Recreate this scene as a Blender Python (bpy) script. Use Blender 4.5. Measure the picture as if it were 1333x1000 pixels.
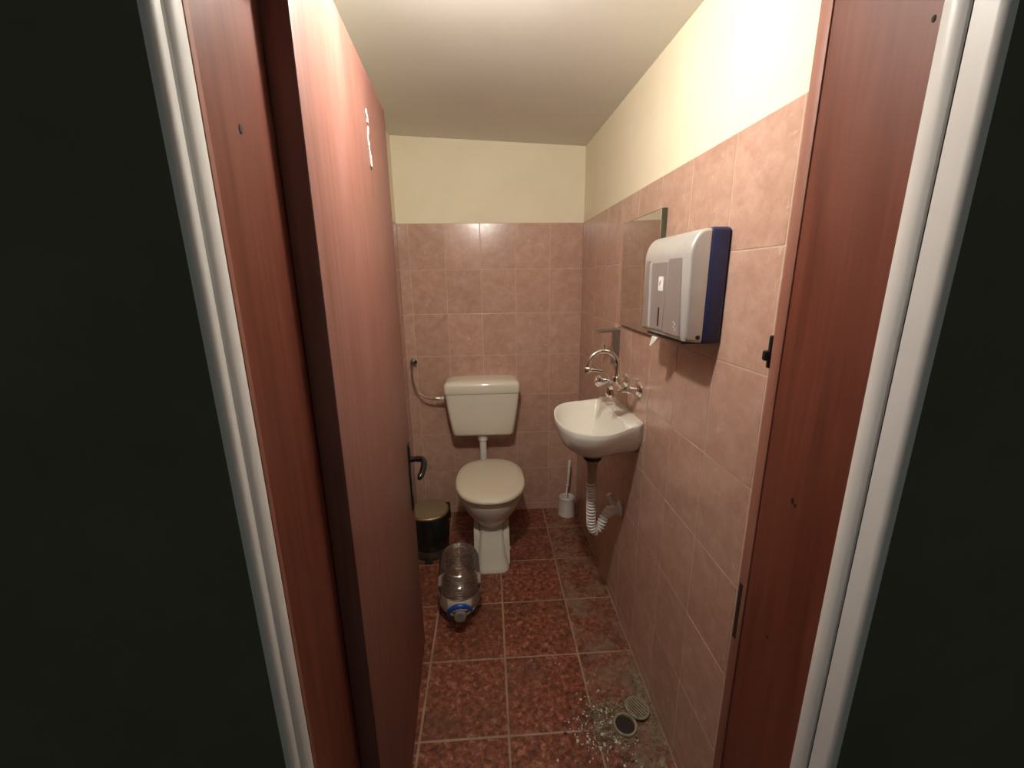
import bpy, bmesh, math, random
from mathutils import Vector, Matrix, noise
random.seed(7)
PI = math.pi
sc = bpy.context.scene
C = sc.collection
for o in list(bpy.data.objects):
    bpy.data.objects.remove(o, do_unlink=True)

# ------------------------------------------------------------------ camera
F_PX, PITCH, YAW, ROLL, CAM_H = 543.235, 0.2475, 0.05548, -0.012915, 1.4919
fwd = Vector((math.sin(YAW)*math.cos(PITCH), math.cos(YAW)*math.cos(PITCH), -math.sin(PITCH)))
rgt = Vector((math.cos(YAW), -math.sin(YAW), 0))
upv = rgt.cross(fwd)
r2 = rgt*math.cos(ROLL) + upv*math.sin(ROLL)
u2 = -rgt*math.sin(ROLL) + upv*math.cos(ROLL)
cam_d = bpy.data.cameras.new('camera')
cam = bpy.data.objects.new('camera', cam_d)
C.objects.link(cam)
cam_d.sensor_fit = 'HORIZONTAL'
cam_d.sensor_width = 36.0
cam_d.lens = F_PX/1333.0*36.0
cam_d.clip_start = 0.02
M = Matrix((r2, u2, -fwd)).transposed().to_4x4()
M.translation = Vector((0, 0, CAM_H))
cam.matrix_world = M
sc.camera = cam

# ------------------------------------------------------------------ world, exposure
w = bpy.data.worlds.new('world')
sc.world = w
w.use_nodes = True
w.node_tree.nodes['Background'].inputs[0].default_value = (0.80, 0.86, 0.80, 1)
w.node_tree.nodes['Background'].inputs[1].default_value = 0.06
sc.view_settings.view_transform = 'Standard'
sc.view_settings.look = 'None'
sc.view_settings.gamma = 1.0
sc.view_settings.use_curve_mapping = False
sc.view_settings.exposure = 0.58
LAMP_W = 620.0
LAMP_POS = (-0.035, 0.80, 2.065)

# ------------------------------------------------------------------ dimensions (metres)
XR, XL, YB, YF = 0.555, -0.49, 2.488, 0.690     # room: right, left, back, front (inside faces)
ZT = 1.795                                       # top of the wall tiles
TW, TH = 0.20, 0.25
def zc(x, y):                                    # the sagging ceiling
    return 2.186 - (2.488 - y)*0.0219 + (0.555 - x)*0.046
DOOR_Y, JL, JR, HEAD = 0.682, -0.295, 0.487, 2.0  # door frame

# ------------------------------------------------------------------ material helpers
MATS = {}
class NT:
    def __init__(s, name):
        s.m = bpy.data.materials.new(name); s.m.use_nodes = True
        s.t = s.m.node_tree; s.b = s.t.nodes['Principled BSDF']
        MATS[name] = s.m
    def n(s, typ, **kw):
        nd = s.t.nodes.new(typ)
        for k, v in kw.items():
            if k.startswith('i_'):
                nd.inputs[k[2:].replace('_', ' ')].default_value = v
            else:
                setattr(nd, k, v)
        return nd
    def l(s, a, b): s.t.links.new(a, b)
    def coords(s, scale=(1, 1, 1), rand=False, kind='Object'):
        tc = s.n('ShaderNodeTexCoord'); mp = s.n('ShaderNodeMapping')
        mp.inputs['Scale'].default_value = scale
        s.l(tc.outputs[kind], mp.inputs['Vector'])
        if rand:
            oi = s.n('ShaderNodeObjectInfo')
            m = s.n('ShaderNodeMath', operation='MULTIPLY'); m.inputs[1].default_value = 37.0
            cb = s.n('ShaderNodeCombineXYZ')
            s.l(oi.outputs['Random'], m.inputs[0])
            for k in range(3): s.l(m.outputs[0], cb.inputs[k])
            s.l(cb.outputs[0], mp.inputs['Location'])
        return mp.outputs[0]
    def noise(s, vec, scale, detail=6, rough=.55, dist=0.0):
        nd = s.n('ShaderNodeTexNoise')
        nd.inputs['Scale'].default_value = scale; nd.inputs['Detail'].default_value = detail
        nd.inputs['Roughness'].default_value = rough; nd.inputs['Distortion'].default_value = dist
        s.l(vec, nd.inputs['Vector']); return nd.outputs['Fac']
    def ramp(s, fac, stops):
        r = s.n('ShaderNodeValToRGB')
        els = r.color_ramp.elements
        while len(els) < len(stops): els.new(0.5)
        for e, (p, c) in zip(els, stops):
            e.position = p; e.color = (c[0], c[1], c[2], 1) if not isinstance(c, float) else (c, c, c, 1)
        s.l(fac, r.inputs[0]); return r.outputs[0]
    def mix(s, a, b, fac, mode='MIX'):
        m = s.n('ShaderNodeMix', data_type='RGBA', blend_type=mode)
        for sock, v in ((0, fac), (6, a), (7, b)):
            if hasattr(v, 'is_linked'): s.l(v, m.inputs[sock])
            elif sock == 0: m.inputs[0].default_value = v
            else: m.inputs[sock].default_value = (*v, 1)
        return m.outputs[2]
    def bump(s, h, strength, dist=0.002):
        b = s.n('ShaderNodeBump'); b.inputs['Strength'].default_value = strength
        b.inputs['Distance'].default_value = dist
        s.l(h, b.inputs['Height']); s.l(b.outputs[0], s.b.inputs['Normal'])
    def base(s, v):
        if hasattr(v, 'is_linked'): s.l(v, s.b.inputs['Base Color'])
        else: s.b.inputs['Base Color'].default_value = (*v, 1)
    def set(s, rough=None, metal=None, spec=None, coat=None):
        if rough is not None:
            if hasattr(rough, 'is_linked'): s.l(rough, s.b.inputs['Roughness'])
            else: s.b.inputs['Roughness'].default_value = rough
        if metal is not None: s.b.inputs['Metallic'].default_value = metal
        if spec is not None: s.b.inputs['Specular IOR Level'].default_value = spec
        if coat is not None: s.b.inputs['Coat Weight'].default_value = coat

def plain(name, col, rough=.5, metal=0.0, var=.12, scale=30, bump=0.0):
    """a procedural material of one colour with slight uneven tone"""
    t = NT(name); v = t.coords()
    f = t.noise(v, scale, 5)
    lo = tuple(c*(1-var) for c in col); hi = tuple(min(1, c*(1+var)) for c in col)
    t.base(t.ramp(f, [(.3, lo), (.7, hi)])); t.set(rough, metal)
    if bump: t.bump(f, bump, .001)
    return t.m

def tile_material(name, dark, mid, light, rough):
    t = NT(name); v = t.coords((1, 1, 1), rand=True)
    f1 = t.noise(v, 17, 10, .74, .3)
    f2 = t.noise(v, 55, 6, .62, .9)
    c = t.ramp(f1, [(.33, dark), (.5, mid), (.70, light)])
    vein = t.ramp(f2, [(.58, 0.0), (.68, 1.0)])
    c = t.mix(c, light, t.mix((0, 0, 0), vein, .38))
    vo = t.n('ShaderNodeTexVoronoi'); vo.inputs['Scale'].default_value = 17; t.l(v, vo.inputs['Vector'])
    wob = t.n('ShaderNodeMath', operation='ADD'); t.l(vo.outputs['Distance'], wob.inputs[0]); t.l(f2, wob.inputs[1])
    leaf = t.ramp(wob.outputs[0], [(.50, 1.0), (.62, 0.0)])
    c = t.mix(c, tuple(min(1, k*1.10) for k in light), t.mix((0, 0, 0), leaf, .75))
    oi = t.n('ShaderNodeObjectInfo')
    tone = t.ramp(oi.outputs['Random'], [(0, (.90, .89, .88)), (1, (1.0, 1.0, 1.0))])
    c = t.mix(c, tone, 1.0, 'MULTIPLY')
    t.base(c); t.set(t.ramp(f2, [(.3, rough), (.7, rough+.1)]), spec=.5)
    t.bump(t.noise(v, 22, 4, .6, .5), .10, .004)
    return t.m

tile_material('wall_tile', (.485, .285, .215), (.555, .345, .265), (.635, .43, .345), .17)
def floor_tile_material(name, dust):
    t = NT(name); v = t.coords(rand=True)
    f1 = t.noise(v, 46, 9, .72, .45)
    f2 = t.noise(v, 70, 5, .6, .6)
    c = t.ramp(f1, [(.36, (.050, .014, .008)), (.46, (.17, .045, .023)), (.55, (.27, .085, .046)), (.67, (.50, .26, .18))])
    c = t.mix(c, (.36, .19, .13), t.ramp(f2, [(.60, 0.0), (.76, .6)]))
    big = t.noise(v, 4, 3)
    c = t.mix(c, (.12, .055, .035), t.ramp(big, [(.5, 0.0), (.75, .5)]))
    if dust:                                     # dried mortar dust trodden into the tiles beside the wall
        dn = t.noise(v, 11, 7, .65)
        c = t.mix(c, (.27, .20, .135), t.ramp(dn, [(.42, 0.0), (.66, .75)]))
    t.base(c); t.set(t.ramp(f2, [(.3, .34+.3*dust), (.7, .5+.3*dust)])); t.bump(f1, .12, .002)
floor_tile_material('floor_tile', 0)
floor_tile_material('floor_tile_dusty', 1)
def dirty(name, col, dirt, scale, lo, hi, rough=.85, bump=.3):
    t = NT(name); v = t.coords()
    f = t.noise(v, scale, 7, .6)
    t.base(t.mix(col, dirt, t.ramp(f, [(lo, 0.0), (hi, 1.0)]))); t.set(rough); t.bump(t.noise(v, 90, 4), bump, .002)
    return t.m
dirty('wall_grout', (.62, .47, .36), (.52, .38, .28), 12, .4, .8)
dirty('floor_grout', (.42, .29, .20), (.22, .15, .09), 7, .4, .75)
def paint_mat(name, a, b, scale=5, bump=.25):
    t = NT(name); v = t.coords()
    f = t.noise(v, scale, 5, .6)
    t.base(t.ramp(f, [(.3, a), (.72, b)])); t.set(.75, spec=.25)
    t.bump(t.noise(v, 60, 4), bump, .002)
paint_mat('yellow_paint', (.82, .735, .55), (.86, .785, .61))
paint_mat('ceiling_paint', (.75, .73, .66), (.80, .78, .72), 3, .15)
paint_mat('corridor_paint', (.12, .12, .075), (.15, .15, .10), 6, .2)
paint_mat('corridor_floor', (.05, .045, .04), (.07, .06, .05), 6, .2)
def wood(name, dark, mid, light, rough, streak=(38, 38, 1.6), worn=None):
    t = NT(name); v = t.coords(streak); v1 = t.coords((3, 3, 1.2))
    f = t.noise(v, 1.6, 7, .6, .4)
    c = t.ramp(f, [(.28, dark), (.52, mid), (.78, light)])
    big = t.noise(v1, 2.2, 5, .6, .5)
    if worn: c = t.mix(c, worn, t.ramp(big, [(.45, 0.0), (.72, .7)]))
    t.base(c); t.set(t.ramp(big, [(.3, rough), (.7, rough+.14)]), spec=.5)
    t.bump(f, .10, .002)
wood('jamb_wood', (.105, .026, .014), (.155, .040, .022), (.20, .060, .036), .40, worn=(.18, .055, .034))
wood('jamb_pale_edge', (.20, .07, .045), (.27, .105, .07), (.33, .15, .10), .5)
wood('door_wood', (.185, .070, .050), (.235, .096, .072), (.275, .125, .098), .46, worn=(.275, .135, .108))
wood('threshold_wood', (.06, .02, .012), (.08, .03, .02), (.11, .045, .03), .5)
plain('white_pvc', (.80, .80, .77), .38, var=.03, scale=4)
plain('groove_dark', (.05, .048, .042), .8, var=.2)  # dark fill at the bottom of the reveal grooves
plain('ceramic', (.80, .755, .63), .12, var=.02, scale=5)
plain('seat_plastic', (.74, .675, .53), .30, var=.02, scale=5)
plain('white_ceramic', (.82, .79, .71), .10, var=.02, scale=5)
plain('white_plastic', (.80, .77, .72), .35, var=.03)
plain('grey_plastic', (.42, .30, .23), .35, var=.1)
plain('chrome', (.78, .76, .72), .10, 1.0, .04)
plain('dull_steel', (.36, .37, .33), .32, 1.0, .08)
plain('dispenser_silver', (.60, .585, .56), .30, .35, .03, 40)
plain('dispenser_silver_reflect', (.46, .43, .41), .28, .55, .03, 40)  # darker, browner silver: the opposite wall's reflection put into the colour
plain('dispenser_blue', (.017, .025, .088), .42, var=.1)
plain('black_plastic', (.012, .012, .012), .35, var=.2)
plain('black_handle', (.012, .010, .009), .22, var=.2)
plain('bin_black', (.012, .015, .014), .16, var=.2)
plain('bin_lid', (.26, .20, .12), .34, .3, .08)
plain('bin_rim', (.55, .42, .24), .25, .8, .1)
plain('bin_base_reflect', (.06, .035, .028), .4, var=.2)  # reddish brown carries the floor's reflection in the glossy steel
plain('blue_cap', (.010, .085, .42), .3, var=.1)
plain('cap_grey', (.30, .27, .24), .35, var=.1)
plain('paper', (.82, .80, .76), .8, var=.03)
plain('label_paper', (.74, .68, .60), .22, var=.05)
plain('dark_hole', (.02, .013, .009), .7, var=.3)
plain('mirror_edge', (.06, .075, .045), .25, var=.2)
plain('brush_bristle', (.7, .66, .6), .8, var=.1, scale=200)
plain('putty', (.55, .42, .33), .8, var=.15, scale=60)
plain('plaster_chip', (.80, .74, .66), .7, var=.15, scale=80)
plain('old_metal', (.36, .31, .215), .6, .15, .3, 60, .3)
plain('hose_braid', (.30, .22, .17), .35, .6, .3, 150)
def mirror_mat():
    t = NT('mirror_glass'); v = t.coords()
    f = t.noise(v, 18, 5)
    t.base(t.ramp(f, [(.3, (.72, .72, .66)), (.7, (.78, .78, .72))])); t.set(t.ramp(f, [(.4, .015), (.75, .05)]), 1.0)
mirror_mat()
def pet_mat():
    t = NT('clear_plastic'); nt = t.t
    out = [n for n in nt.nodes if n.type == 'OUTPUT_MATERIAL'][0]
    tr = t.n('ShaderNodeBsdfTransparent'); tr.inputs[0].default_value = (.93, .90, .86, 1)
    gl = t.n('ShaderNodeBsdfGlossy'); gl.inputs['Roughness'].default_value = .09
    df = t.n('ShaderNodeBsdfDiffuse'); df.inputs[0].default_value = (.75, .68, .60, 1)
    fr = t.n('ShaderNodeFresnel'); fr.inputs[0].default_value = 1.75
    f = t.noise(t.coords(), 25, 4)
    m0 = t.n('ShaderNodeMixShader')
    t.l(t.ramp(f, [(.35, .03), (.75, .09)]), m0.inputs[0]); t.l(tr.outputs[0], m0.inputs[1]); t.l(df.outputs[0], m0.inputs[2])
    m1 = t.n('ShaderNodeMixShader')
    t.l(fr.outputs[0], m1.inputs[0]); t.l(m0.outputs[0], m1.inputs[1]); t.l(gl.outputs[0], m1.inputs[2])
    t.l(m1.outputs[0], out.inputs[0])
pet_mat()
def rubble_mat():
    t = NT('rubble'); v = t.coords()
    f = t.noise(v, 40, 8, .7); g = t.noise(v, 160, 4, .7)
    c = t.ramp(f, [(.3, (.10, .062, .036)), (.5, (.23, .165, .105)), (.72, (.40, .31, .21))])
    c = t.mix(c, (.52, .46, .38), t.ramp(g, [(.62, 0.0), (.72, .8)]))
    t.base(c); t.set(.9); t.bump(g, .6, .004)
rubble_mat()
def bulb_mat():
    t = NT('bulb_glow')
    t.base((.9, .85, .75)); t.b.inputs['Emission Color'].default_value = (1.0, .945, .86, 1)
    t.b.inputs['Emission Strength'].default_value = LAMP_W
bulb_mat()

# ------------------------------------------------------------------ mesh helpers
def box(bm, x0, x1, y0, y1, z0, z1, bev=0.0, seg=1):
    vs = [bm.verts.new((x, y, z)) for x in (x0, x1) for y in (y0, y1) for z in (z0, z1)]
    fs = [(0, 1, 3, 2), (4, 6, 7, 5), (0, 4, 5, 1), (2, 3, 7, 6), (0, 2, 6, 4), (1, 5, 7, 3)]
    nf = [bm.faces.new([vs[i] for i in f]) for f in fs]
    if bev > 0:
        es = list({e for f in nf for e in f.edges})
        bmesh.ops.bevel(bm, geom=es, offset=bev, segments=seg, profile=.5, affect='EDGES')
    return bm
def loft(bm, rings, cap0=True, cap1=True, closed=True):
    vr = [[bm.verts.new(p) for p in r] for r in rings]
    n = len(rings[0])
    for a, b in zip(vr[:-1], vr[1:]):
        for i in range(n if closed else n-1):
            j = (i+1) % n
            bm.faces.new((a[i], a[j], b[j], b[i]))
    if cap0: bm.faces.new(list(reversed(vr[0])))
    if cap1: bm.faces.new(vr[-1])
    return bm
def frame_of(d):
    d = Vector(d).normalized()
    a = Vector((0, 0, 1)) if abs(d.z) < .9 else Vector((1, 0, 0))
    u = d.cross(a).normalized(); v = d.cross(u)
    return u, v
def lathe(bm, prof, org, axis=(0, 0, 1), seg=32, cap=True):
    """prof: list of (radius, distance along the axis)"""
    ax = Vector(axis).normalized(); u, v = frame_of(ax); org = Vector(org)
    rings = []
    for r, h in prof:
        r = max(r, 1e-4)
        rings.append([org + ax*h + (u*math.cos(2*PI*i/seg) + v*math.sin(2*PI*i/seg))*r for i in range(seg)])
    return loft(bm, rings, cap, cap)
def tube(bm, pts, rad, seg=12, cap=True):
    pts = [Vector(p) for p in pts]
    rads = rad if isinstance(rad, (list, tuple)) else [rad]*len(pts)
    rings = []; u = None
    for i, p in enumerate(pts):
        d = (pts[min(i+1, len(pts)-1)] - pts[max(i-1, 0)]).normalized()
        if u is None: u, v = frame_of(d)
        else:
            u = (u - d*u.dot(d)).normalized(); v = d.cross(u)
        rings.append([p + (u*math.cos(2*PI*k/seg) + v*math.sin(2*PI*k/seg))*rads[i] for k in range(seg)])
    return loft(bm, rings, cap, cap)
def smooth_path(pts, n=8):
    """Catmull-Rom through points"""
    P = [Vector(p) for p in pts]; P = [P[0]*2-P[1]] + P + [P[-1]*2-P[-2]]
    out = []
    for i in range(1, len(P)-2):
        for k in range(n):
            t = k/n
            out.append(.5*((2*P[i]) + (P[i+1]-P[i-1])*t + (2*P[i-1]-5*P[i]+4*P[i+1]-P[i+2])*t*t + (3*P[i]-P[i-1]-3*P[i+1]+P[i+2])*t**3))
    out.append(P[-2]); return out
def prism(bm, poly, axis, a, b):
    """extrude a 2D polygon along x, y or z; poly gives the other two coordinates in order"""
    def mk(p, t):
        return {'x': (t, p[0], p[1]), 'y': (p[0], t, p[1]), 'z': (p[0], p[1], t)}[axis]
    return loft(bm, [[mk(p, a) for p in poly], [mk(p, b) for p in poly]])
def root_loc(p):
    while p.parent: p = p.parent
    return p
def obj(name, bm, mat, parent=None, smooth=False, local=False, angle=35):
    bmesh.ops.recalc_face_normals(bm, faces=bm.faces)
    if parent is not None and not local:
        r = root_loc(parent)
        bmesh.ops.translate(bm, verts=bm.verts, vec=-r.location)
    me = bpy.data.meshes.new(name); bm.to_mesh(me); bm.free()
    me.materials.append(MATS[mat])
    if smooth:
        for p in me.polygons: p.use_smooth = True
        me.set_sharp_from_angle(angle=math.radians(angle))
    o = bpy.data.objects.new(name, me); C.objects.link(o)
    o.parent = parent
    return o
def thing(name, label, cat, loc, rz=0.0, group=None, kind=None):
    o = bpy.data.objects.new(name, None); C.objects.link(o)
    o.location = loc; o.rotation_euler = (0, 0, rz)
    o.empty_display_size = .05
    o['label'] = label; o['category'] = cat
    if group: o['group'] = group
    if kind: o['kind'] = kind
    return o
def tag(o, label, cat, group=None, kind=None):
    o['label'] = label; o['category'] = cat
    if group: o['group'] = group
    if kind: o['kind'] = kind
    return o
NB = bmesh.new

# ------------------------------------------------------------------ the room shell
def struct(name, bm, mat, label, cat, parent=None):
    o = obj(name, bm, mat, parent)
    if parent is None: tag(o, label, cat, kind='structure')
    return o

floor = struct('floor', box(NB(), XL-.1, XR+.1, DOOR_Y, YB+.1, -.10, -.0012), 'floor_grout',
               'floor of mottled red-brown square tiles with pale grout', 'floor')
# ceiling: a sagging slab
bm = NB(); cx0, cx1, cy0, cy1 = XL-.1, XR+.1, DOOR_Y-.02, YB+.1
nx, ny = 6, 8
grid = []
for k, dz in ((0, 0.0), (1, .1)):
    grid.append([[bm.verts.new((cx0+(cx1-cx0)*i/nx, cy0+(cy1-cy0)*j/ny, zc(cx0+(cx1-cx0)*i/nx, cy0+(cy1-cy0)*j/ny)+dz)) for j in range(ny+1)] for i in range(nx+1)])
for i in range(nx):
    for j in range(ny):
        for k in (0, 1):
            g = grid[k]; bm.faces.new((g[i][j], g[i+1][j], g[i+1][j+1], g[i][j+1]))
for i in range(nx):
    for j in (0, ny): bm.faces.new((grid[0][i][j], grid[0][i+1][j], grid[1][i+1][j], grid[1][i][j]))
for j in range(ny):
    for i in (0, nx): bm.faces.new((grid[0][i][j], grid[0][i][j+1], grid[1][i][j+1], grid[1][i][j]))
struct('ceiling', bm, 'ceiling_paint', 'low slightly sagging plastered beige-grey ceiling', 'ceiling')

def wall_poly(name, axis, a, b, pts, label):
    return struct(name, prism(NB(), pts, axis, a, b), 'yellow_paint', label, 'wall')
wy0 = YF
wr = wall_poly('wall_right', 'x', XR+.004, XR+.10, [(wy0, -.1), (YB+.004, -.1), (YB+.004, zc(XR, YB)), (wy0, zc(XR, wy0))],
               'side wall beside the basin, pink-beige tiles below and cream paint above')
wb = wall_poly('wall_back', 'y', YB+.004, YB+.10, [(XL-.1, -.1), (XR+.1, -.1), (XR+.1, zc(XR+.1, YB)), (XL-.1, zc(XL-.1, YB))],
               'back wall behind the toilet, pink-beige tiles below and yellow paint above')
wl = wall_poly('wall_left', 'x', XL-.10, XL-.004, [(wy0, -.1), (YB+.004, -.1), (YB+.004, zc(XL, YB)), (wy0, zc(XL, wy0))],
               'tiled side wall hidden behind the open door')
# grout beds behind the tiles (children of the walls)
obj('grout_bed', box(NB(), XR+.0007, XR+.006, YF, YB+.002, 0, ZT), 'wall_grout', wr)
obj('grout_bed', box(NB(), XL, XR, YB+.0007, YB+.006, 0, ZT), 'wall_grout', wb)
obj('grout_bed', box(NB(), XL-.006, XL-.0007, YF, YB+.002, 0, ZT), 'wall_grout', wl)

TILES = {}
def tile_mesh(a, b, mat, thick=.008, bev=.0013):
    """a tile lying in xy with its face up at z = 0"""
    key = (round(a, 4), round(b, 4), mat)
    if key not in TILES:
        bm = box(NB(), -a/2, a/2, -b/2, b/2, -thick, 0)
        top = [e for e in bm.edges if all(abs(v.co.z) < 1e-6 for v in e.verts)]
        bmesh.ops.bevel(bm, geom=top, offset=bev, segments=2, profile=.6, affect='EDGES')
        bmesh.ops.recalc_face_normals(bm, faces=bm.faces)
        me = bpy.data.meshes.new('tile'); bm.to_mesh(me); bm.free(); me.materials.append(MATS[mat])
        TILES[key] = me
    return TILES[key]
def put_tile(parent, a, b, mat, loc, R, tilt=.0035):
    o = bpy.data.objects.new('tile', tile_mesh(a, b, mat)); C.objects.link(o)
    o.parent = parent
    j = Matrix.Rotation(random.uniform(-tilt, tilt), 4, 'X') @ Matrix.Rotation(random.uniform(-tilt, tilt), 4, 'Y')
    o.matrix_local = Matrix.Translation(loc) @ R.to_4x4() @ j
    return o
zs = [ZT - TH*k for k in range(8)] + [0.0]
G = .0028
# rotation matrices taking tile (x: across, y: up, z: face normal) onto each wall
R_back = Matrix(((1, 0, 0), (0, 0, -1), (0, 1, 0)))           # across = +x, up = +z, normal = -y
R_right = Matrix(((0, 0, -1), (-1, 0, 0), (0, 1, 0)))         # across = -y, up = +z, normal = -x
R_left = Matrix(((0, 0, 1), (1, 0, 0), (0, 1, 0)))            # across = +y, up = +z, normal = +x
xs_b = [XR, .3675, .1675, -.0325, -.2325, -.4325, XL]
ys_s = [YB, YB-.104] + [YB-.104-.2*k for k in range(1, 9)] + [YF]
for k in range(8):
    z1, z0 = zs[k], zs[k+1]
    for xa, xb in zip(xs_b[:-1], xs_b[1:]):
        put_tile(wb, xa-xb-G, z1-z0-G, 'wall_tile', ((xa+xb)/2, YB, (z0+z1)/2), R_back)
    for ya, yb in zip(ys_s[:-1], ys_s[1:]):
        put_tile(wr, ya-yb-G, z1-z0-G, 'wall_tile', (XR, (ya+yb)/2, (z0+z1)/2), R_right)
        put_tile(wl, ya-yb-G, z1-z0-G, 'wall_tile', (XL, (ya+yb)/2, (z0+z1)/2), R_left)
xs_f = [XR, .3322, .0338, -.2646, XL]
ys_f = [YB, 2.2648, 1.9664, 1.6680, 1.3696, 1.0711, .7727, DOOR_Y]
GF = .0075
for xa, xb in zip(xs_f[:-1], xs_f[1:]):
    for ya, yb in zip(ys_f[:-1], ys_f[1:]):
        put_tile(floor, xa-xb-GF, ya-yb-GF, 'floor_tile_dusty' if xb > .3 else 'floor_tile', ((xa+xb)/2, (ya+yb)/2, 0), Matrix.Identity(3), .0012)

# the wall with the doorway: left part, right part and the piece over the head
CYL, CYR = .463, .431                           # face towards the corridor (slightly out of square)
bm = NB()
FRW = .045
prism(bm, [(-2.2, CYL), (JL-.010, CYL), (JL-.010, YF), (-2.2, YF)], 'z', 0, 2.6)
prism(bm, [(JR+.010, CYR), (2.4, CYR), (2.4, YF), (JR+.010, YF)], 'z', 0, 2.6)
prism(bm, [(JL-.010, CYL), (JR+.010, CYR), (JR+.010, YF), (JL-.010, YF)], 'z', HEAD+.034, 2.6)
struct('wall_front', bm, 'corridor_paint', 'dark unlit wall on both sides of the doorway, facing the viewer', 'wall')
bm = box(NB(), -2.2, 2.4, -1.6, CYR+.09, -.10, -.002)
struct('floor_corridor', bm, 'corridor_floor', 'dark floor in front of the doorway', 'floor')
bm = box(NB(), JL-.03, JR+.03, CYR+.09, DOOR_Y, -.06, .012, .004)
struct('trim_threshold', bm, 'threshold_wood', 'dark brown wooden door sill', 'trim')

# brown wooden jambs: wide face, then a paler rounded stop edge towards the room
def jamb(name, s, x, y0, label):
    bm = NB(); t = .010
    box(bm, min(x, x+s*t), max(x, x+s*t), y0, DOOR_Y-.002, .012, HEAD)
    o = struct(name, bm, 'jamb_wood', label, 'door frame')
    return o
jl = jamb('trim_left_jamb', -1, JL, .511, 'brown varnished wooden door jamb on the hinge side, screw hole high up')
jr = jamb('trim_right_jamb', 1, JR, .495, 'brown varnished wooden door jamb on the latch side, dark near the floor')
bm = NB(); box(bm, JL-.030, JL-.006, DOOR_Y-.002, DOOR_Y+.03, .012, HEAD)
obj('rebate_filler', bm, 'jamb_wood', jl)  # unseen filler added to stop light leaking in behind the leaf
# paler edge strips and latch rebate on the right jamb
bm = NB(); box(bm, JR-.003, JR+.006, DOOR_Y-.026, DOOR_Y-.001, .012, HEAD, .0025, 2)
obj('pale_edge', bm, 'jamb_pale_edge', jr, True)
bm = NB(); box(bm, JR+.004, JR+.016, DOOR_Y-.001, DOOR_Y+.004, 1.27, 1.43, .001)
obj('strike_plate', bm, 'black_plastic', jr)
bm = NB(); box(bm, JR-.012, JR+.010, DOOR_Y-.001, DOOR_Y+.010, 1.348, 1.366, .003, 2); box(bm, JR-.004, JR+.010, DOOR_Y-.001, DOOR_Y+.008, 1.335, 1.392, .002)
obj('latch_catch', bm, 'black_plastic', jr)
bm = NB(); box(bm, JR-.0034, JR+.004, DOOR_Y-.016, DOOR_Y-.004, .775, .905, .001)
obj('lock_slot', bm, 'dark_hole', jr)
bm = NB(); box(bm, JL-.004, JL+.0012, .512, .522, .012, HEAD, .001); 
obj('pale_edge', bm, 'jamb_pale_edge', jl)
def pits(name, parent, s, x, spots, mat):
    for (y, z, r) in spots:
        bm = NB()
        lathe(bm, [(r, -.001), (r*.96, .0008), (r*.6, .0012), (r*.2, .0006)], (x, y, z), (s, 0, 0), 12)
        for v in bm.verts: v.co.z = z + (v.co.z-z)*1.7
        obj(name, bm, mat, parent, True)
pits('screw_hole', jl, 1, JL, [(.588, 1.673, .0035)], 'dark_hole')
pits('dent', jr, -1, JR, [(.584, 1.136, .0030), (.577, 1.131, .0022), (.590, .86, .002)], 'dark_hole')
pits('dent', jr, -1, JR, [(.503, 1.757, .0022)], 'dark_hole')
bm = NB(); box(bm, JL-.03, JR+.03, .50, DOOR_Y-.002, HEAD, HEAD+.034)
struct('trim_head', bm, 'jamb_wood', 'brown wooden head of the door frame', 'door frame')

# white PVC reveals outside the jambs: rounded rib, dark groove, flat strip, round nose
def reveal(name, s, x, y0, yflat, r, label):
    poly = []
    rib = .027
    for i in range(9):                          # rounded rib
        t = i/8
        poly.append((x - s*.005*math.sin(PI*t)**.6, y0 - rib*t))
    gy = y0 - rib
    poly += [(x+s*.007, gy-.0008), (x+s*.007, gy-.0042), (x, gy-.0048), (x, yflat)]
    for i in range(1, 13):
        a = PI/2*i/12
        poly.append((x + s*r*(1-math.cos(a)), yflat - r*math.sin(a)))
    poly += [(x+s*.010, yflat-r), (x+s*.010, y0)]
    o = obj(name, prism(NB(), poly, 'z', 0, HEAD+.0), 'white_pvc', None, True, angle=40)
    tag(o, label, 'door frame', kind='structure')
    bm = NB(); box(bm, min(x+s*.003, x+s*.0080), max(x+s*.003, x+s*.0080), gy-.0044, gy-.0006, 0, HEAD)
    obj('groove', bm, 'groove_dark', o)
    return o
reveal('trim_left_reveal', -1, JL, .511, .473, .010, 'white ribbed plastic strip outside the hinge-side jamb')
reveal('trim_right_reveal', 1, JR, .495, .441, .010, 'wide white ribbed plastic strip outside the latch-side jamb')
bm = box(NB(), JL-.010, JR+.010, CYR, .50, HEAD, HEAD+.034)
struct('trim_head_reveal', bm, 'white_pvc', 'white plastic strip over the doorway', 'door frame')

# ------------------------------------------------------------------ the open door
DA = math.atan2(-.046, .782)
door = thing('door_1', 'brown painted wooden door standing open into the room', 'door', (-.2545, DOOR_Y, 0), DA*-1, kind='structure')
DW = .783
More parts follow.
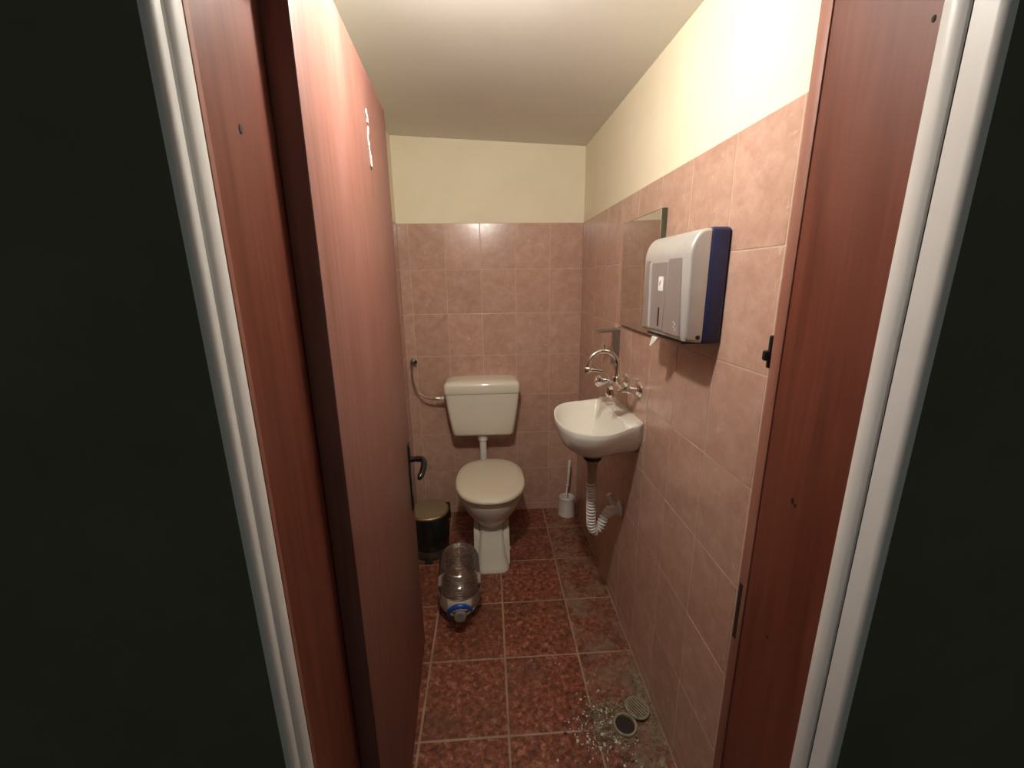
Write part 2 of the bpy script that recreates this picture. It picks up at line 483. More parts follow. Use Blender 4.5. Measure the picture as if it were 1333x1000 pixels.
# local axes: leaf along +y, face at x = 0 looking +x
bm = NB(); box(bm, -.040, 0, 0, DW, .018, HEAD-.004, .003, 2)
obj('leaf', bm, 'door_wood', door, True, True)
bm = NB(); box(bm, -.002, .006, DW-.068, DW-.030, .665, .925, .004, 3)
hp = obj('handle_plate', bm, 'black_handle', door, True, True)
bm = NB()
pth = smooth_path([(.004, DW-.049, .862), (.030, DW-.049, .863), (.046, DW-.052, .862), (.054, DW-.066, .858), (.055, DW-.092, .850), (.050, DW-.120, .838), (.042, DW-.140, .828)], 6)
tube(bm, pth, [.010]*6+[.011]*(len(pth)-10)+[.010, .009, .008, .006], 12)
obj('lever', bm, 'black_handle', door, True, True)
bm = NB(); lathe(bm, [(.004, 0), (.004, .001), (.002, .002)], (.006, DW-.049, .91), (1, 0, 0), 12)
obj('screw', bm, 'chrome', hp, True, True)
bm = NB(); lathe(bm, [(.005, 0), (.005, .0012)], (.006, DW-.049, .77), (1, 0, 0), 12)
obj('keyhole', bm, 'dark_hole', hp, True, True)
# scrap of torn white paint/putty left from a number plate
bm = NB()
random.seed(3)
yy = DW-.300
pts = []
for i in range(15):
    t = i/14
    pts.append((.0012, yy + .006*math.sin(t*9) + .006*t, 1.895 - .125*t))
wd = [.004, .0055, .005, .0015, .003, .0018, .0014, .0022, .0026, .0016, .002, .0034, .004, .0036, .002]
for i in range(14):
    if i in (3,): continue
    a, b = pts[i], pts[i+1]
    box(bm, 0, .002+.0012*random.random(), a[1]-wd[i], a[1]+wd[i], b[2], a[2], .0004)
obj('putty_scrap', bm, 'plaster_chip', door, False, True)
bm = NB(); box(bm, 0, .0016, yy-.008, yy-.0055, 1.872, 1.884); box(bm, 0, .0016, yy+.001, yy+.008, 1.762, 1.772)
obj('torn_spot', bm, 'dark_hole', door, False, True)
for z in (.25, 1.88):
    bm = NB(); lathe(bm, [(.007, 0), (.007, .08), (.004, .085)], (.004, -.004, z), (0, 0, 1), 12)
    obj('hinge', bm, 'dull_steel', door, True, True)

# ------------------------------------------------------------------ ceiling lamp (just above the picture)
lx, ly, lz = LAMP_POS
lamp = thing('wall_lamp', 'bulb in a white holder fixed over the doorway inside the room', 'lamp', (lx, YF, lz))
lax = Vector((0, .93, -.36)).normalized(); lc = Vector(LAMP_POS)
bm = NB(); lathe(bm, [(.040, 0), (.040, .010), (.030, .016), (.018, .018)], (lx, YF, lz+.028), (0, 1, 0), 28)
obj('base', bm, 'white_plastic', lamp, True)
bm = NB(); lathe(bm, [(.017, -.105), (.019, -.085), (.019, -.060), (.016, -.055)], lc, lax, 20)
obj('socket', bm, 'white_plastic', lamp, True)
R = .032
bm = NB(); lathe(bm, [(.015, -.058), (.020, -.045), (R*.97, -.010), (R*1.0, -.001)], lc, lax, 24)
obj('bulb_housing', bm, 'white_plastic', lamp, True)
bm = NB(); lathe(bm, [(R*math.cos(PI/2*i/10), R*math.sin(PI/2*i/10)) for i in range(11)], lc, lax, 24)
obj('bulb_dome', bm, 'bulb_glow', lamp, True)

# ------------------------------------------------------------------ toilet
TX = -.010
def egg(hw, yf, yb, z, n=40, ex=2.2, wide=.50, cx=TX, eb=3.0):
    yc = yf + (yb-yf)*wide
    out = []
    for i in range(n):
        a = 2*PI*i/n; c, s = math.cos(a), math.sin(a)
        e = ex if s < 0 else eb
        x = abs(c)**(2/e)*(1 if c >= 0 else -1)*hw
        y = abs(s)**(2/e)*((yb-yc) if s >= 0 else -(yc-yf))*(1 if s >= 0 else 1)
        out.append((cx+x, yc+y, z))
    return out
toilet = thing('toilet', 'cream ceramic toilet with its lid closed, standing on the red tiles', 'toilet', (TX, 2.08, 0))
bm = NB()
loft(bm, [egg(.066, 1.985, 2.26, .15), egg(.072, 1.968, 2.27, .19), egg(.088, 1.942, 2.28, .222), egg(.113, 1.912, 2.29, .255), egg(.142, 1.882, 2.30, .30),
          egg(.163, 1.860, 2.31, .345), egg(.174, 1.848, 2.315, .38), egg(.176, 1.846, 2.318, .395), egg(.172, 1.850, 2.316, .402)])
obj('bowl', bm, 'ceramic', toilet, True, angle=60)
def rrect(hw, yf, yb, z, r=.03, n=6, cx=TX):
    out = []
    for (sx, y, a0) in ((1, yf, -PI/2), (1, yb, 0), (-1, yb, PI/2), (-1, yf, PI)):
        for i in range(n+1):
            a = a0 + PI/2*i/n
            ox = cx + sx*(hw-r); oy = yf+r if y == yf else yb-r
            out.append((ox + r*math.cos(a), oy + r*math.sin(a), z))
    return out
bm = NB()
loft(bm, [rrect(.090, 1.872, 2.26, .0, .05), rrect(.090, 1.872, 2.26, .012, .05), rrect(.084, 1.880, 2.26, .022, .045), rrect(.076, 1.893, 2.26, .06, .032), rrect(.067, 1.912, 2.255, .12, .024),
          rrect(.062, 1.936, 2.25, .18, .022), rrect(.061, 1.950, 2.25, .225, .022), rrect(.061, 1.965, 2.25, .26, .02)])
obj('pedestal', bm, 'ceramic', toilet, True, angle=60)
for s in (-1, 1):                                # side wings with the fixing recess
    bm = NB(); cx = TX + s*.082
    prof = [(1.925, .0), (2.28, .0), (2.28, .20), (2.02, .225), (1.968, .205), (1.950, .13), (1.935, .05)]
    prism(bm, prof, 'x', min(cx-s*.024, cx+s*.012), max(cx-s*.024, cx+s*.012))
    bmesh.ops.bevel(bm, geom=list(bm.edges), offset=.008, segments=3, affect='EDGES')
    wg = obj('side_wing', bm, 'ceramic', toilet, True, angle=60)
    bm = NB(); lathe(bm, [(.010, 0), (.010, .004), (.006, .008)], (cx+s*.011, 1.985, .07), (s, 0, 0), 12)
    obj('fixing_cap', bm, 'white_plastic', wg, True)
bm = NB()
loft(bm, [egg(.176, 1.842, 2.30, .403, wide=.52), egg(.181, 1.836, 2.305, .407, wide=.52), egg(.181, 1.836, 2.305, .417, wide=.52), egg(.177, 1.840, 2.302, .421, wide=.52)])
obj('seat_ring', bm, 'seat_plastic', toilet, True, angle=60)
bm = NB()
def lidring(k, z): return egg(.187*k+.0, 1.826+.25*(1-k), 2.335-.25*(1-k), z, 48, 2.25, .48, eb=2.5)
loft(bm, [lidring(.985, .4225), lidring(1.0, .426), lidring(1.0, .432), lidring(.985, .440), lidring(.95, .4445), lidring(.8, .4475), lidring(.5, .4485), lidring(.2, .449)])
obj('lid', bm, 'seat_plastic', toilet, True, angle=60)
for s in (-1, 1):
    bm = NB(); tube(bm, [(TX+s*.075-.02, 2.325, .425), (TX+s*.075+.02, 2.325, .425)], .009, 12)
    box(bm, TX+s*.075-.010, TX+s*.075+.010, 2.318, 2.334, .395, .425, .002)
    obj('hinge', bm, 'seat_plastic', toilet, True)
bm = NB(); lathe(bm, [(.026, 2.28), (.030, 2.30), (.030, 2.335), (.024, 2.34)], (TX-.03, 0, .355), (0, 1, 0), 20)
obj('inlet_spigot', bm, 'ceramic', toilet, True)

# ------------------------------------------------------------------ cistern on the wall
KX = -.044
cis = thing('toilet_cistern', 'cream plastic cistern hung on the tiles above the toilet', 'cistern', (KX, YB-.001, .58))
def tank_ring(hw, yf, z, r=.022):
    return rrect(hw, yf, YB-.001, z, r, 5, KX)
bm = NB()
loft(bm, [tank_ring(.160, 2.352, .583), tank_ring(.172, 2.342, .588), tank_ring(.181, 2.335, .602), tank_ring(.190, 2.330, .66), tank_ring(.205, 2.322, .76), tank_ring(.214, 2.318, .848)])
obj('tank', bm, 'ceramic', cis, True, angle=50)
bm = NB()
loft(bm, [tank_ring(.217, 2.315, .851), tank_ring(.219, 2.313, .856), tank_ring(.218, 2.313, .893), tank_ring(.215, 2.316, .908), tank_ring(.206, 2.325, .917), tank_ring(.17, 2.355, .921), tank_ring(.08, 2.41, .923)])
obj('tank_lid', bm, 'ceramic', cis, True, angle=50)
bm = NB(); lathe(bm, [(.021, .400), (.021, .556)], (KX-.005, 2.392, 0), (0, 0, 1), 20)
tube(bm, smooth_path([(KX-.005, 2.392, .402), (KX-.004, 2.388, .372), (KX, 2.365, .357), (KX+.004, 2.335, .355)], 5), .021, 16)
fp = obj('flush_pipe', bm, 'white_plastic', cis, True)
bm = NB(); lathe(bm, [(.024, .538), (.031, .545), (.031, .572), (.027, .576), (.027, .584)], (KX-.005, 2.392, 0), (0, 0, 1), 20)
obj('collar', bm, 'white_plastic', fp, True)
bm = NB(); lathe(bm, [(.006, 0), (.006, .022), (.013, .022), (.013, .034), (.009, .036), (.009, .05)], (KX-.206, 2.40, .808), (-1, 0, 0), 6)
obj('inlet_nut', bm, 'white_plastic', cis)

hose = thing('water_hose', 'thin braided hose looping from a small wall valve to the cistern', 'hose', (-.45, YB, .85))
bm = NB(); vx, vz = -.450, 1.018
lathe(bm, [(.018, 0), (.018, -.004), (.009, -.006), (.009, -.035), (.012, -.036), (.012, -.055)], (vx, YB, vz), (0, 1, 0), 18)
obj('valve', bm, 'dull_steel', hose, True)
bm = NB(); lathe(bm, [(.005, 0), (.005, .018), (.010, .020), (.010, .026)], (vx, YB-.045, vz), (.9, -.1, .25), 12)
obj('valve_handle', bm, 'black_plastic', hose, True)
bm = NB(); tube(bm, smooth_path([(vx, YB-.045, vz-.008), (vx-.004, YB-.05, .97), (vx, YB-.055, .90), (vx+.025, YB-.06, .845), (vx+.07, YB-.075, .812), (vx+.125, YB-.088, .803), (KX-.245, 2.40, .808)], 8), .0055, 10)
obj('hose', bm, 'hose_braid', hose, True)
bm = NB(); lathe(bm, [(.010, 0), (.010, .022)], (KX-.252, 2.40, .808), (-1, 0, 0), 6)
obj('hose_nut', bm, 'chrome', hose)

# ------------------------------------------------------------------ pedal bin
BX, BY, BR, BH = -.352, 2.095, .106, .262
pb = thing('waste_bin', 'round black waste bin with a tan metal lid, half hidden by the door', 'bin', (BX, BY, 0))
bm = NB(); lathe(bm, [(BR*.93, .052), (BR*.95, .056), (BR, .10), (BR, BH-.045), (BR*1.0, BH-.014)], (BX, BY, 0), (0, 0, 1), 40)
obj('body', bm, 'bin_black', pb, True)
bm = NB(); lathe(bm, [(BR*.90, 0), (BR*.94, .004), (BR*.94, .048), (BR*.91, .054)], (BX, BY, 0), (0, 0, 1), 40)
obj('base', bm, 'bin_base_reflect', pb, True)  # lower band coloured as the floor mirrored in the bin
bm = NB(); lathe(bm, [(BR*.985, BH-.016), (BR*1.02, BH-.012), (BR*1.02, BH-.004), (BR*.97, BH), (BR*.955, BH-.001)], (BX, BY, 0), (0, 0, 1), 40)
obj('rim', bm, 'bin_rim', pb, True)
bm = NB(); lathe(bm, [(BR*.955, BH-.004), (BR*.94, BH+.001), (BR*.7, BH+.006), (BR*.3, BH+.008), (.002, BH+.0085)], (BX, BY, 0), (0, 0, 1), 40)
obj('lid', bm, 'bin_lid', pb, True)
bm = NB(); box(bm, BX+BR*.55, BX+BR*1.02, BY+BR*.55, BY+BR*.85, .16, BH-.01, .006, 2)
obj('lid_hinge', bm, 'black_plastic', pb, True)
bm = NB(); box(bm, BX-.022, BX+.022, BY-BR-.028, BY-BR*.8, .010, .018, .003, 2)
obj('pedal', bm, 'black_plastic', pb, True)

# ------------------------------------------------------------------ big clear water bottle lying on the floor
bx0, by0, bx1, by1 = -.180, 1.885, -.150, 1.480
axd = Vector((bx1-bx0, by1-by0, 0)); L = axd.length; axd.normalize()
BRd = .1005
bot = thing('water_bottle', 'large empty clear plastic water bottle lying with its neck forward', 'bottle', ((bx0+bx1)/2, (by0+by1)/2, 0))
prof = [(.002, .014), (.05, .010), (.082, .004), (.094, .010), (.0995, .022)]
h = .030
while h < .205:
    prof += [(BRd, h), (BRd, h+.009), (BRd-.0055, h+.0125), (BRd-.0055, h+.0150)]; h += .0185
prof += [(BRd, h), (BRd, .262), (.0985, .28), (.092, .305), (.080, .33), (.062, .352), (.042, .370), (.028, .380), (.0235, .386), (.0235, .400), (.027, .401), (.027, .404), (.0225, .405), (.0225, .422)]
prof = [(r_, h_*.95) for r_, h_ in prof]
bm = NB(); lathe(bm, prof, (bx0, by0, BRd+.001), axd, 56, False)
obj('body', bm, 'clear_plastic', bot, True, angle=50)
ncen = Vector((bx0, by0, BRd+.001)) + axd*.382
bm = NB(); lathe(bm, [(.0245, .004), (.0252, .006), (.0252, .020), (.0225, .0225), (.018, .023), (.002, .0215)], ncen, axd, 32)
cap = obj('cap', bm, 'cap_grey', bot, True)
bm = NB(); u = Vector((axd.y*-1, axd.x, 0)).normalized()
hp_ = []
for i in range(25):                              # carrying handle: a blue loop round the neck
    a = PI*(.02 + 1.14*i/24)
    hp_.append(ncen - axd*.010 + u*(.050*math.cos(a)) + Vector((0, 0, 1))*(.044*math.sin(a)-.004) + axd*.012*math.sin(a))
tube(bm, hp_, [.006+.005*math.sin(PI*i/24) for i in range(25)], 12)
obj('handle', bm, 'blue_cap', bot, True)
bm = NB()
rings = []
for i in range(25):
    a = math.radians(-158 + 136*i/24)
    d = u*math.cos(a) + Vector((0, 0, 1))*math.sin(a)
    row = []
    for hh, rr in ((.205, BRd-.0065), (.262, BRd-.0025), (.262, BRd-.0015), (.205, BRd-.0055)):
        row.append(Vector((bx0, by0, BRd+.001)) + axd*hh + d*rr)
    rings.append(row)
loft(bm, rings)
obj('label_band', bm, 'label_paper', bot, True, angle=50)

# ------------------------------------------------------------------ toilet brush
hx, hy = .478, 2.405
hold = thing('brush_holder', 'small white plastic cup holding the toilet brush, in the corner', 'brush holder', (hx, hy, 0))
bm = NB(); lathe(bm, [(.002, .004), (.050, .0), (.054, .004), (.047, .100), (.047, .122), (.0485, .125), (.046, .127), (.043, .124), (.043, .06), (.04, .012), (.002, .010)], (hx, hy, 0), (0, 0, 1), 36)
obj('cup', bm, 'white_plastic', hold, True)
br = thing('toilet_brush', 'white long-handled toilet brush standing in its cup', 'brush', (hx-.004, hy-.004, .012))
bm = NB(); tube(bm, [(hx-.004, hy-.004, .10), (hx-.002, hy-.003, .18), (hx+.004, hy, .215), (hx+.008, hy+.002, .27), (hx+.012, hy+.004, .34), (hx+.0135, hy+.005, .372), (hx+.014, hy+.005, .380)], [.006, .0055, .0058, .008, .009, .0075, .003], 12)
obj('handle', bm, 'white_plastic', br, True)
bm = NB(); lathe(bm, [(.007, .20), (.010, .204), (.010, .210), (.006, .213)], (hx+.002, hy, 0), (0, 0, 1), 14)
obj('collar', bm, 'white_plastic', br, True)
bm = NB(); lathe(bm, [(.012, .016), (.034, .025), (.036, .06), (.033, .105), (.012, .118)], (hx-.004, hy-.004, 0), (0, 0, 1), 20)
obj('bristles', bm, 'brush_bristle', br, True)

# ------------------------------------------------------------------ wash basin
basin = thing('wash_basin', 'small white ceramic wash basin fixed to the tiled wall', 'basin', (XR, 1.56, .82))
N = 48
outl = [(.5545, 1.405), (.50, 1.383), (.449, 1.360), (.395, 1.345), (.345, 1.350), (.298, 1.380), (.268, 1.440), (.256, 1.520), (.258, 1.600), (.275, 1.680), (.310, 1.740), (.370, 1.775), (.440, 1.785), (.50, 1.778), (.5545, 1.765)]
def resample(pts, n):
    P = smooth_path([(a, b, 0) for a, b in pts], 10)
    ls = [0]
    for a, b in zip(P[:-1], P[1:]): ls.append(ls[-1] + (b-a).length)
    out = []
    for k in range(n):
        t = ls[-1]*k/(n-1); i = max(j for j in range(len(ls)) if ls[j] <= t+1e-9); i = min(i, len(P)-2)
        f = (t-ls[i])/max(1e-9, ls[i+1]-ls[i]); out.append(P[i].lerp(P[i+1], f))
    return out
ol = resample(outl, N)
wallpts = [Vector((.5545, 1.765 + (1.405-1.765)*k/11, 0)) for k in range(1, 11)]
ring0 = ol + wallpts
cen = Vector((.405, 1.562, 0))
def rim_z(p): return .955 + .022*max(0.0, (p.x-.40)/.155)**1.5
def bring(kx, z, rim=0.0, wallkeep=True):
    out = []
    for p in ring0:
        q = cen + (p-cen)*kx
        if wallkeep: q.x = .5545 if p.x > .553 else min(q.x + (p.x-q.x)*max(0, (p.x-.47)/.085), .5545)
        zz = z if rim is None else rim_z(p) + rim
        out.append((q.x, q.y, zz))
    return out
bm = NB()
def inner(k, z, mix):                            # inner bowl rings; shifted off the wall ledge
    out = []
    ic = Vector((.385, 1.560, 0))
    for p in ring0:
        q = Vector((min(p.x, .490), p.y, 0))
        q = ic + (q-ic)*k
        out.append((q.x, q.y, rim_z(p)*mix + z*(1-mix)))
    return out
rings = [bring(.10, .822, None), bring(.34, .824, None, False), bring(.62, .836, None), bring(.84, .866, None), bring(.955, .905, None), bring(1.0, 0, -.020), bring(1.006, 0, -.009), bring(1.0, 0, 0.0),
         inner(.955, .95, .97), inner(.93, .945, .70), inner(.88, .92, .35), inner(.76, .885, .10), inner(.52, .858, 0), inner(.25, .848, 0), inner(.08, .846, 0)]
loft(bm, rings)
obj('bowl', bm, 'white_ceramic', basin, True, angle=70)
bm = NB(); lathe(bm, [(.024, .846), (.024, .852), (.015, .853), (.012, .848)], (.385, 1.56, 0), (0, 0, 1), 20)
obj('plug_hole', bm, 'chrome', basin, True)
bm = NB(); lathe(bm, [(.0045, 0), (.0045, .003)], (.352, 1.415, .905), (.2, .9, .4), 12)
for v in bm.verts: v.co.z = .905 + (v.co.z-.905)*1.8
obj('overflow_hole', bm, 'dark_hole', basin)

# drain under the basin
dr = thing('drain_trap', 'white corrugated drain hose hanging under the basin and bending to the wall', 'drain pipe', (.41, 1.56, .42))
dx, dy = .412, 1.562
bm = NB(); lathe(bm, [(.038, .826), (.036, .806), (.030, .800), (.030, .790), (.034, .788), (.034, .770), (.026, .764), (.022, .74), (.020, .700), (.020, .650)], (dx, dy, 0), (0, 0, 1), 24)
obj('waste_pipe', bm, 'grey_plastic', dr, True)
bm = NB(); lathe(bm, [(.0362, .786), (.0375, .783), (.0375, .776), (.0362, .773)], (dx, dy, 0), (0, 0, 1), 24)
lathe(bm, [(.0375, .812), (.039, .809), (.039, .803), (.0375, .800)], (dx, dy, 0), (0, 0, 1), 24)
obj('seal_ring', bm, 'black_plastic', dr, True)
# corrugated hose: down, a tight turn, then up to the elbow
hp2 = smooth_path([(dx, dy, .668), (dx+.002, dy, .60), (dx+.004, dy, .52), (dx+.008, dy+.002, .465), (dx+.024, dy+.006, .433), (dx+.048, dy+.012, .450), (dx+.066, dy+.018, .490), (dx+.082, dy+.022, .512)], 40)
pts, rad = [], []
acc = 0.0
last = hp2[0]
for p in hp2:
    acc += (p-last).length; last = p
    pts.append(p); ph = (acc/.0140) % 1.0; rad.append(.0140 + .0075*max(0.0, math.sin(PI*min(1.0, ph/.72)))**.5 if ph < .72 else .0138)
bm = NB(); tube(bm, pts, rad, 18)
obj('corrugated_hose', bm, 'white_plastic', dr, True, angle=80)
bm = NB(); ex = dx+.078
lathe(bm, [(.020, 0), (.024, .004), (.024, .018), (.022, .022), (.022, .052)], (ex, dy+.022, .511), (1, .12, .08), 20)
obj('elbow_pipe', bm, 'white_plastic', dr, True)
bm = NB(); lathe(bm, [(.030, 0), (.034, -.004), (.034, -.008), (.026, -.012), (.022, -.013)], (XR, 1.594, .518), (1, 0, 0), 28)
obj('wall_flange', bm, 'white_plastic', dr, True)
bm = NB(); tube(bm, [(XR-.028, 1.598, .530), (XR-.045, 1.606, .565), (XR-.052, 1.610, .580)], [.013, .012, .012], 14)
obj('side_branch', bm, 'white_plastic', dr, True)

# ------------------------------------------------------------------ wall tap
tap = thing('wall_tap', 'chrome wall-mounted mixer tap with a swan-neck spout over the basin', 'tap', (XR, 1.53, 1.085))
TZ = 1.088; y1, y2 = 1.462, 1.612; bxm = .488
for y in (y1, y2):
    bm = NB(); lathe(bm, [(.030, 0), (.031, -.003), (.027, -.009), (.016, -.014), (.013, -.016), (.013, -.030), (.016, -.031), (.016, -.044), (.011, -.046), (.010, -.068)], (XR-.0005, y, TZ), (1, 0, 0), 28)
    obj('wall_rose', bm, 'chrome', tap, True)
bm = NB()
tube(bm, [(bxm, y1-.004, TZ), (bxm, y1+.03, TZ), (bxm, y1+.045, TZ), (bxm, 1.537, TZ), (bxm, y2-.045, TZ), (bxm, y2-.03, TZ), (bxm, y2+.004, TZ)], [.015, .015, .019, .022, .019, .015, .015], 20)
obj('body', bm, 'chrome', tap, True)
for s, y in ((-1, y1), (1, y2)):
    bm = NB(); lathe(bm, [(.010, 0), (.011, .010), (.017, .020), (.021, .032), (.022, .046), (.019, .054), (.010, .058), (.002, .059)], (bxm-.006, y, TZ), (-1, s*.28, -.05), 24)
    k = obj('knob', bm, 'chrome', tap, True)
    bm = NB(); lathe(bm, [(.0235, .030), (.025, .034), (.025, .044), (.0235, .048)], (bxm-.006, y, TZ), (-1, s*.28, -.05), 10)
    obj('grip_ring', bm, 'chrome', k, True, angle=20)
sy = 1.530
bm = NB(); lathe(bm, [(.017, .018), (.017, .034), (.012, .038), (.012, .046)], (bxm, sy, TZ), (0, 0, 1), 20)
obj('spout_nut', bm, 'chrome', tap, True)
bm = NB()
arc = [(bxm, sy, TZ+.04), (bxm, sy, TZ+.075)]
ac, ar = Vector((bxm-.058, sy, TZ+.078)), .058
for i in range(17):
    a = PI*i/16*.98
    arc.append((ac.x + ar*math.cos(a), sy - .012*i/16, ac.z + ar*math.sin(a)))
arc.append((ac.x-ar-.002, sy-.013, ac.z-.008))
tube(bm, arc, .0085, 14)
sp = obj('spout', bm, 'chrome', tap, True)
bm = NB(); e = Vector(arc[-1]); lathe(bm, [(.010, .008), (.013, .004), (.013, -.012), (.010, -.014)], e, (0, 0, 1), 18)
obj('aerator', bm, 'chrome', sp, True)
bm = NB(); tube(bm, [e+Vector((.008, -.002, -.003)), e+Vector((.03, -.006, -.004)), e+Vector((.055, -.010, -.008))], [.006, .0045, .006], 10)
obj('diverter_lever', bm, 'chrome', sp, True)

# ------------------------------------------------------------------ chrome holder above the tap
sh = thing('wall_holder', 'dull metal bracket with a thin shelf arm on the tiles above the tap', 'bracket', (XR, 1.74, 1.13))
bm = NB(); box(bm, XR-.026, XR-.0005, 1.726, 1.758, 1.128, 1.282, .004, 2)
obj('plate', bm, 'dull_steel', sh, True)
bm = NB(); box(bm, XR-.098, XR-.008, 1.722, 1.772, 1.268, 1.277, .003, 2)
obj('shelf_arm', bm, 'dull_steel', sh, True)
bm = NB(); tube(bm, [(XR-.006, 1.722, 1.285), (XR-.006, 1.772, 1.285)], .009, 14)
obj('top_bar', bm, 'chrome', sh, True)
bm = NB(); tube(bm, smooth_path([(XR-.012, 1.738, 1.19), (XR-.040, 1.735, 1.185), (XR-.060, 1.733, 1.20), (XR-.062, 1.733, 1.215)], 5), .004, 8)
obj('hook', bm, 'chrome', sh, True)

# ------------------------------------------------------------------ mirror
mir = thing('wall_mirror', 'frameless square mirror hung on the tiles behind the towel dispenser', 'mirror', (XR, 1.515, 1.30))
bm = NB(); box(bm, XR-.010, XR-.0005, 1.327, 1.697, 1.299, 1.695, .001)
for v in bm.verts: v.co.x -= max(0, (v.co.z-1.303)*.014) if v.co.x < XR-.005 else 0
obj('backing', bm, 'mirror_edge', mir)
bm = NB(); box(bm, XR-.0135, XR-.0102, 1.331, 1.695, 1.303, 1.692, .0012)
for v in bm.verts: v.co.x -= (v.co.z-1.303)*.014
obj('glass', bm, 'mirror_glass', mir)

# ------------------------------------------------------------------ paper towel dispenser
D0, D1, DZ0, DZ1 = .960, 1.246, 1.338, 1.600
dsp = thing('towel_dispenser', 'silver paper towel dispenser with a dark blue back, on the tiled wall', 'dispenser', (XR, 1.10, DZ0))
bm = NB(); box(bm, .505, XR-.0005, D0, D1, DZ0-.004, DZ1, .010, 3)
obj('back_housing', bm, 'dispenser_blue', dsp, True)
XF = .462
prof = [(.507, DZ1-.003)]
for i in range(11):
    a = PI/2*i/10
    prof.append((.500 - (.500-XF)*math.sin(a), DZ1-.062 + .059*math.cos(a)))
prof += [(XF+.001, 1.45), (XF+.003, DZ0+.012), (XF+.006, DZ0+.002), (.507, DZ0-.002)]
def inset(y, d):
    zm = (DZ0+DZ1)/2; k = 1-d/.045; kz = 1-d/.131
    return [(.507-(.507-x)*k, y, zm+(z-zm)*kz) for x, z in prof]
bm = NB()
ends = [(.0, .0085), (.0006, .0055), (.0025, .0024), (.0055, .0006), (.0090, 0.0)]
loft(bm, [inset(D0+.002+a_, d_) for a_, d_ in ends] + [inset(D1-.002-a_, d_) for a_, d_ in reversed(ends)])
cov = obj('front_cover', bm, 'dispenser_silver', dsp, True, angle=45)
# two tapering panels with a rib between them on the front
def fpanel(poly, x, th, name, mat, par):
    bm = NB(); prism(bm, poly, 'x', x-th, x+.004)
    bmesh.ops.bevel(bm, geom=[e for e in bm.edges if all(v.co.x < x for v in e.verts)], offset=min(.0012, th*.6), segments=2, affect='EDGES')
    return obj(name, bm, mat, par, True)
fpanel([(.985, 1.350), (1.082, 1.350), (1.072, 1.535), (1.000, 1.535)], XF, .0022, 'front_panel', 'dispenser_silver_reflect', dsp)
fpanel([(1.180, 1.350), (1.232, 1.350), (1.222, 1.535), (1.195, 1.535)], XF, .0022, 'front_panel', 'dispenser_silver_reflect', dsp)
fpanel([(1.088, 1.352), (1.172, 1.352), (1.182, 1.528), (1.080, 1.528)], XF, .0012, 'centre_panel', 'dispenser_silver_reflect', dsp)
fpanel([(1.172, 1.352), (1.178, 1.352), (1.190, 1.528), (1.184, 1.528)], XF, .0055, 'bright_rib', 'dispenser_silver', dsp)
st = fpanel([(1.098, 1.455), (1.128, 1.455), (1.128, 1.492), (1.098, 1.492)], XF-.0012, .0012, 'sticker', 'paper', dsp)
fpanel([(1.112, 1.362), (1.120, 1.362), (1.120, 1.412), (1.112, 1.412)], XF-.0012, .0010, 'level_slot', 'black_plastic', dsp)
bm = NB(); tube(bm, [(XF-.0028, 1.106, 1.466), (XF-.0028, 1.112, 1.482), (XF-.0028, 1.120, 1.470)], .0008, 6); obj('print', bm, 'dull_steel', st)
bm = NB()
for (yy, zz) in ((1.004, 1.362), (1.012, 1.368), (1.006, 1.376), (1.014, 1.380)):
    box(bm, XF-.0028, XF, yy, yy+.005, zz, zz+.004)
obj('embossed_mark', bm, 'paper', dsp)
bm = NB(); lathe(bm, [(.0055, -.001), (.0055, .001), (.004, .0018)], (.497, D0+.0025, DZ0+.012), (0, -1, 0), 16)
obj('lock', bm, 'black_plastic', dsp, True)
bm = NB(); box(bm, .472, .545, D0+.03, D1-.03, DZ0-.008, DZ0-.001, .002)
obj('outlet_lip', bm, 'black_plastic', dsp)
pt = NB()
loft(pt, [[(.480, 1.140, 1.340), (.482, 1.140, 1.340), (.482, 1.182, 1.340), (.480, 1.182, 1.340)],
          [(.474, 1.146, 1.322), (.476, 1.146, 1.322), (.478, 1.186, 1.325), (.476, 1.186, 1.325)],
          [(.470, 1.178, 1.296), (.472, 1.178, 1.296), (.474, 1.192, 1.297), (.472, 1.192, 1.297)]])
pto = obj('paper_towel', pt, 'paper')
tag(pto, 'white corner of a paper towel poking out under the dispenser', 'paper towel')

# squeezed-out grout bead on the right wall
bm = NB(); yb_ = ys_s[6]
random.seed(5)
pts = [(XR-.0005, yb_ + random.uniform(-.002, .002), 1.075 - .0085*i) for i in range(20)]
tube(bm, pts, [random.uniform(.0018, .0042) for _ in pts], 6)
obj('grout_bead', bm, 'putty', wr, True)

# ------------------------------------------------------------------ broken floor by the drain: mortar, grit, drain and its cover
HX, HY = .432, 1.075
bm = NB(); random.seed(11)
step = .006; gx0, gx1, gy0, gy1 = .15, .5545, .70, 1.40
nx, ny = int((gx1-gx0)/step), int((gy1-gy0)/step)
def mound(x, y):
    d1 = math.hypot((x-.405)/.125, (y-1.09)/.115)
    d2 = math.hypot((x-.53)/.055, (y-1.16)/.26)
    d3 = math.hypot((x-.47)/.11, (y-.93)/.20)
    base = max(1-d1, .75*(1-d2), .55*(1-d3))
    n1 = noise.noise(Vector((x*28, y*28, 3.1))); n2 = noise.noise(Vector((x*95, y*95, 7.7))); n3 = noise.noise(Vector((x*190, y*190, 1.2)))
    return -.0030 + .0085*base + .0028*n1 + .0024*n2 + .0012*n3
V = {}
for i in range(nx+1):
    for j in range(ny+1):
        x, y = gx0+step*i, gy0+step*j
        if math.hypot(x-HX, y-HY) < .030: continue
        V[i, j] = bm.verts.new((min(x, XR-.0005), y, min(.008, mound(x, y))))
